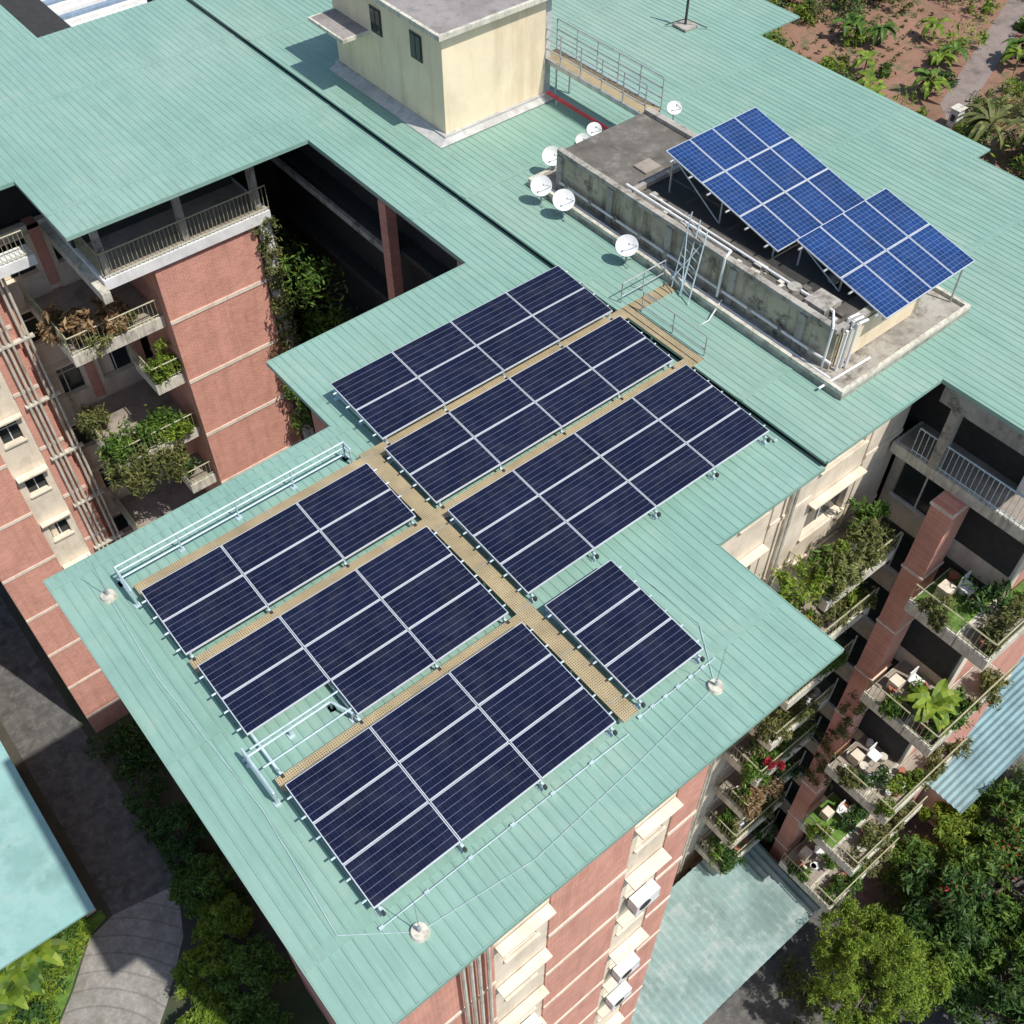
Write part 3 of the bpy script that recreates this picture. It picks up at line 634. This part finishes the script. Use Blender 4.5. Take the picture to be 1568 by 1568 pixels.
def paving():
    m,nt,b=mat('paved_path'); tc=nt.nodes.new('ShaderNodeTexCoord')
    mp=nt.nodes.new('ShaderNodeMapping'); mp.inputs['Location'].default_value=(9.5,-.5,0); nt.links.new(tc.outputs['Object'],mp.inputs[0])
    w=nt.nodes.new('ShaderNodeTexWave'); w.wave_type='RINGS'; w.rings_direction='Z'; w.inputs['Scale'].default_value=.4; w.inputs['Distortion'].default_value=1.2; w.inputs['Detail'].default_value=3; nt.links.new(mp.outputs[0],w.inputs[0])
    n=noise(nt,1.6,9,.75)
    o=ramp(nt,n.outputs[0],[(.3,(.20,.185,.165)),(.7,(.38,.355,.32))]).outputs[0]
    o=mixc(nt,mul(nt,ramp(nt,w.outputs[0],[(.0,(1,1,1)),(.06,(0,0,0))]).outputs[0],.5),o,(.13,.12,.105))
    v=nt.nodes.new('ShaderNodeTexVoronoi'); v.inputs['Scale'].default_value=6; nt.links.new(tc.outputs['Object'],v.inputs[0])
    o=mixc(nt,.4,o,ramp(nt,v.outputs['Distance'],[(.2,(1.05,1.05,1.05)),(.6,(.65,.65,.65))]).outputs[0],'MULTIPLY')
    n5=noise(nt,.6,6,.7); o=mixc(nt,mul(nt,ramp(nt,n5.outputs[0],[(.52,(0,0,0)),(.66,(1,1,1))]).outputs[0],.5),o,(.12,.12,.08))
    nt.links.new(o,b.inputs['Base Color']); b.inputs['Roughness'].default_value=.9; return m
PAVE=paving()
flat('driveway',[(-4.3,7.6),(-1.2,7.0),(-1.0,60),(-4.4,60)],.004,ASPH)
flat('paved_path',[(-4.3,7.6),(-5.6,7.3),(-7.2,5.6),(-9.5,3.6),(-13,2),(-13,-3),(-6,.8),(-4.2,2.4),(-2.2,4.6),(-1.2,7.0)],.008,PAVE)
SOIL=weathered('red_soil',(.27,.145,.095),.6,.2,.95,spots=(.10,.11,.045),streak=False,sp=(.52,.64))
flat('garden_soil',[(66,8),(130,8),(140,60),(66,62)],.004,SOIL)
flat('garden_path',[(84,24.2),(87,27.6),(101,32.6),(125,41),(125,38.6),(104,31),(89,25.6),(86,23)],.01,weathered('pinkish_path',(.24,.19,.165),.6,.5,.9,streak=False))
flat('yard',[(10,-26),(46,-26),(46,-4),(10,-4)],.004,ASPH)
flat('grass_verge',[(-14,6.9),(-14,2.6),(-9.5,3.7),(-7.3,5.65),(-5.7,7.35),(-4.6,7.7),(-4.6,8.2),(-14,8.2)],.012,GRASSM)

def shed(name,x0,x1,y0,y1,z,m_,amp=.03,pitch=.25,along='y',fall=.3):
    e=empty(name); mb=MB(); n=int((x1-x0 if along=='y' else y1-y0)/pitch*4)
    rows=[]
    for i in range(n+1):
        t=i/n; h=amp*math.cos(i*math.pi/2)
        if along=='y': a=(x0+(x1-x0)*t,y0,z-fall+h); b_=(x0+(x1-x0)*t,y1,z+h)
        else: a=(x0,y0+(y1-y0)*t,z-fall+h); b_=(x1,y0+(y1-y0)*t,z+h)
        rows.append((len(mb.v),len(mb.v)+1)); mb.v+=[a,b_]
    for p,q in zip(rows[:-1],rows[1:]): mb.f.append((p[0],q[0],q[1],p[1])); mb.m.append(0); mb.uv.append(None)
    mb.build('corrugated_roof',[m_],e)
    mb=MB()
    for b_ in [(x0+.3,x0+.5,y0+.3,y1-.3),(x1-.5,x1-.3,y0+.3,y1-.3),(x0+.5,x1-.5,y0+.3,y0+.5),(x0+.5,x1-.5,y1-.5,y1-.3)]: mb.box(*b_,0,z-fall-amp-.02,0)
    mb.box((x0+x1)/2-.6,(x0+x1)/2+.6,y0+.27,y0+.298,0,2.1,1)
    mb.build('walls',[CREAMW,DARKM],e)
shed('corrugated_shed',10.3,20.4,-13.7,-8.9,3.6,TEALC,.05,.34)
shed('corrugated_shed',29.0,46,-15.0,-9.0,3.4,BLUEC,.04,.3,along='x')
mb=MB(); mb.tube((32.5,-12.2,3.1),(32.5,-12.2,3.7),.28,0,16); mb.tube((32.5,-12.2,3.7),(32.5,-12.2,3.95),.42,0,16,.1); mb.build('roof_ventilator',[WHITE])
e=empty('teal_roofed_shed'); mb=MB(); mb.hexa([(-16,6.8,3.85),(-4.5,6.4,3.85),(-4.5,32,3.85),(-16,32,3.85),(-16,6.8,4.0),(-4.5,6.4,4.0),(-4.5,32,4.0),(-16,32,4.0)])
for y in np.arange(9,32,2.4): mb.box(-15.9,-4.55,y,y+.04,4.0,4.02)
mb.build('flat_teal_roof',[TEAL],e)
mb=MB(); mb.box(-15.8,-4.8,8.3,31.8,0,3.84); mb.build('walls',[CREAMW],e)
e=empty('white_building'); mb=MB(); mb.box(10.9,32,26,56,0,RZ-4,0)
for i in range(46): mb.hexa([(10.9,26.2+i*.62,RZ-3.98),(30,26.2+i*.62,RZ-3.98),(30,26.5+i*.62,RZ-3.98),(10.9,26.5+i*.62,RZ-3.98),(10.9,26.3+i*.62,RZ-3.55),(30,26.3+i*.62,RZ-3.55),(30,26.6+i*.62,RZ-3.55),(10.9,26.6+i*.62,RZ-3.55)],0 if i%3 else 1)
mb.build('walls_and_louvres',[WHITE,plain('blue_louvre',(.25,.33,.42))],e)

# ---------------------------------------------------------------- vegetation
tree('feathery_tree',19.6,-16.9,7.0,2.9,LEAFY,.075,46,22,46,tall=.9,br=(.14,.28),bz_s=1.5,spread=.28)
for (x,y,h,r,l) in [(24.8,-17.2,5.5,2.2,LEAFD),(27.5,-18.3,6,2.6,LEAF),(30.5,-17.0,5,2.2,LEAF),(28.8,-21,7,2.8,LEAFD),(24.5,-20.6,5,2.0,LEAF),(33.5,-18,6,2.6,LEAFD),(25.5,-14.9,3.6,1.5,LEAF),(15.5,-18,4,1.8,LEAFD),(22.6,-22,6,2.2,LEAFD),(22.7,-18.6,4.4,1.5,LEAF),(28.5,-15.2,3.6,1.5,LEAFY)]:
    tree('broadleaf_tree',x,y,h,r,l,.17,18,14,28,br=(.16,.34))
leafmesh('red_blossoms',[(27.2,-17.9,5.6,1.6,1.6,.6),(30.3,-17,4.6,1.2,1.2,.5),(24.8,-17,5.2,1,1,.4)],FLOWER,.09,9,2)
leafmesh('undergrowth',[(random.uniform(22,35),random.uniform(-22,-14.8),random.uniform(.2,1.3),.9,.9,.7) for i in range(80)],LEAF,.15,8,18)
leafmesh('undergrowth',[(random.uniform(15,22),random.uniform(-20,-14.4),random.uniform(.1,.6),.7,.7,.4) for i in range(22)],LEAFO,.12,8,18)
def verge(n,zr):
    out=[]
    while len(out)<n:
        x=random.uniform(-13,-4.7); yl=4.9+(x+8.3)*1.03
        if yl<3.4: yl=3.4
        if yl>7.6: continue
        out.append((x,random.uniform(yl+.2,8.1),random.uniform(.2,zr),.6,.6,.6))
    return out
leafmesh('hedge_bushes',verge(70,1.7),LEAFY,.12,12,24); leafmesh('hedge_bushes',verge(60,1.9),LEAF,.14,12,24); leafmesh('hedge_bushes',verge(30,2.2),LEAFD,.14,12,22)
for (x,y) in [(-8.6,7.2),(-7.4,7.3),(-9.8,6.8),(-10.6,6.0),(-9.0,6.4),(-8.2,6.9),(-6.8,7.5)]: bigleaf('banana_plant',x,y,0,11,1.7,.5,LEAFY if random.random()<.4 else LEAF,2.1)
for (x,y,h,r,l) in [(-2.0,1.6,3.4,1.6,LEAFY),(-.6,.4,3.8,1.7,LEAF),(-3.4,-.2,3.2,1.5,LEAFY),(-.4,3.2,3.0,1.4,LEAFY),(-1.6,-1.6,3,1.6,LEAF),(-.3,5.4,3.2,1.4,LEAF),(.1,8.2,3.6,1.4,LEAFD)]:
    tree('shrub_tree',x,y,h,r,l,.11,20,14,34,trunk=.12,br=(.16,.34))
leafmesh('undergrowth',[(random.uniform(-1.0,.8),random.uniform(3,16),random.uniform(.1,1.2),.8,.8,.6) for i in range(40)],LEAFD,.15,9,20)
bs=[[],[],[],[]]
for i in range(430):
    x=random.uniform(74,122); y=random.uniform(11,58)
    yp=25.6+(x-85)*.36
    if abs(y-yp)<1.7: continue
    if 82<x<104 and 32.5<y<43 and random.random()<.8: continue
    r=random.uniform(.6,2.0); bs[random.choice([0,0,1,2,2,3,3])].append((x,y,r*.6,r,r,r*random.uniform(.7,1.2)))
for b_,m_ in zip(bs,(LEAF,LEAFD,LEAFO,LEAFY)): leafmesh('garden_shrubs',b_,m_,.26,11,20)
leafmesh('crop_seedlings',[(84+i%12*1.5,34+(i//12)*1.3+(i%12)*.3,.15,.35,.35,.25) for i in range(84)],LEAFO,.16,4,7)
for i in range(60):
    x=random.uniform(76,112); y=random.uniform(14,54)
    if abs(y-(25.6+(x-85)*.36))<2.4: continue
    bigleaf('banana_plant',x,y,0,9,2.2,.6,random.choice([LEAF,LEAFY,LEAF]),1.6)
for (x,y) in [(84.5,17.5),(88,14.5),(82,20)]: bigleaf('palm_tree',x,y,0,26,3.6,.5,LEAFO,3.2,1.0,7)
for (x,y,h,r) in [(101,47,7,3),(96,53,8,3.4),(108,24,7,3),(114,50,8,4),(80,48,6,2.6),(106,52,8,4),(97,22,5,2.4)]: tree('garden_tree',x,y,h,r,LEAFD,.3,14,13,26)
leafmesh('far_vegetation',[(random.uniform(34,140),random.uniform(60,110),1.5,4,4,3) for i in range(120)],LEAFD,.6,10,16)
mb=MB(); mb.box(84.3,85.3,24.2,25.0,0,1.6,0); mb.box(84.2,85.4,24.1,25.1,1.6,1.72,1); mb.box(84.28,84.298,24.4,24.8,.6,1.2,2); mb.build('garden_pump_box',[WHITE,SLAB,DARKM])

# ---------------------------------------------------------------- light and camera
el=math.radians(58.7); L=Vector((.18,-.58,1)).normalized()
sl=bpy.data.lights.new('sun','SUN'); sl.energy=4.6; sl.angle=math.radians(.55); sl.color=(1,.97,.92)
so=bpy.data.objects.new('sun',sl); COL.objects.link(so); so.rotation_euler=L.to_track_quat('Z','Y').to_euler(); so.location=(10,-30,80)
w=bpy.data.worlds.new('World'); S.world=w; w.use_nodes=True; nt=w.node_tree
sk=nt.nodes.new('ShaderNodeTexSky'); sk.sky_type='NISHITA'; sk.sun_disc=False; sk.sun_elevation=el; sk.sun_rotation=math.atan2(.18,-.58)
nt.links.new(sk.outputs[0],nt.nodes['Background'].inputs[0]); nt.nodes['Background'].inputs[1].default_value=.15
cam=bpy.data.cameras.new('camera'); co=bpy.data.objects.new('camera',cam); COL.objects.link(co); S.camera=co
a=math.radians(50.776); b_=math.radians(50.122); c=math.radians(.138)
f=Vector((math.cos(a)*math.cos(b_),math.sin(a)*math.cos(b_),-math.sin(b_))); r=Vector((math.sin(a),-math.cos(a),0)); d=f.cross(r)
r2=r*math.cos(c)+d*math.sin(c); d2=-r*math.sin(c)+d*math.cos(c)
co.matrix_world=Matrix(((r2.x,-d2.x,-f.x,-.85),(r2.y,-d2.y,-f.y,-18.08),(r2.z,-d2.z,-f.z,RZ+19.86),(0,0,0,1)))
cam.sensor_width=36; cam.lens=36*1632.5/1568; cam.clip_end=3000; cam.clip_start=.5
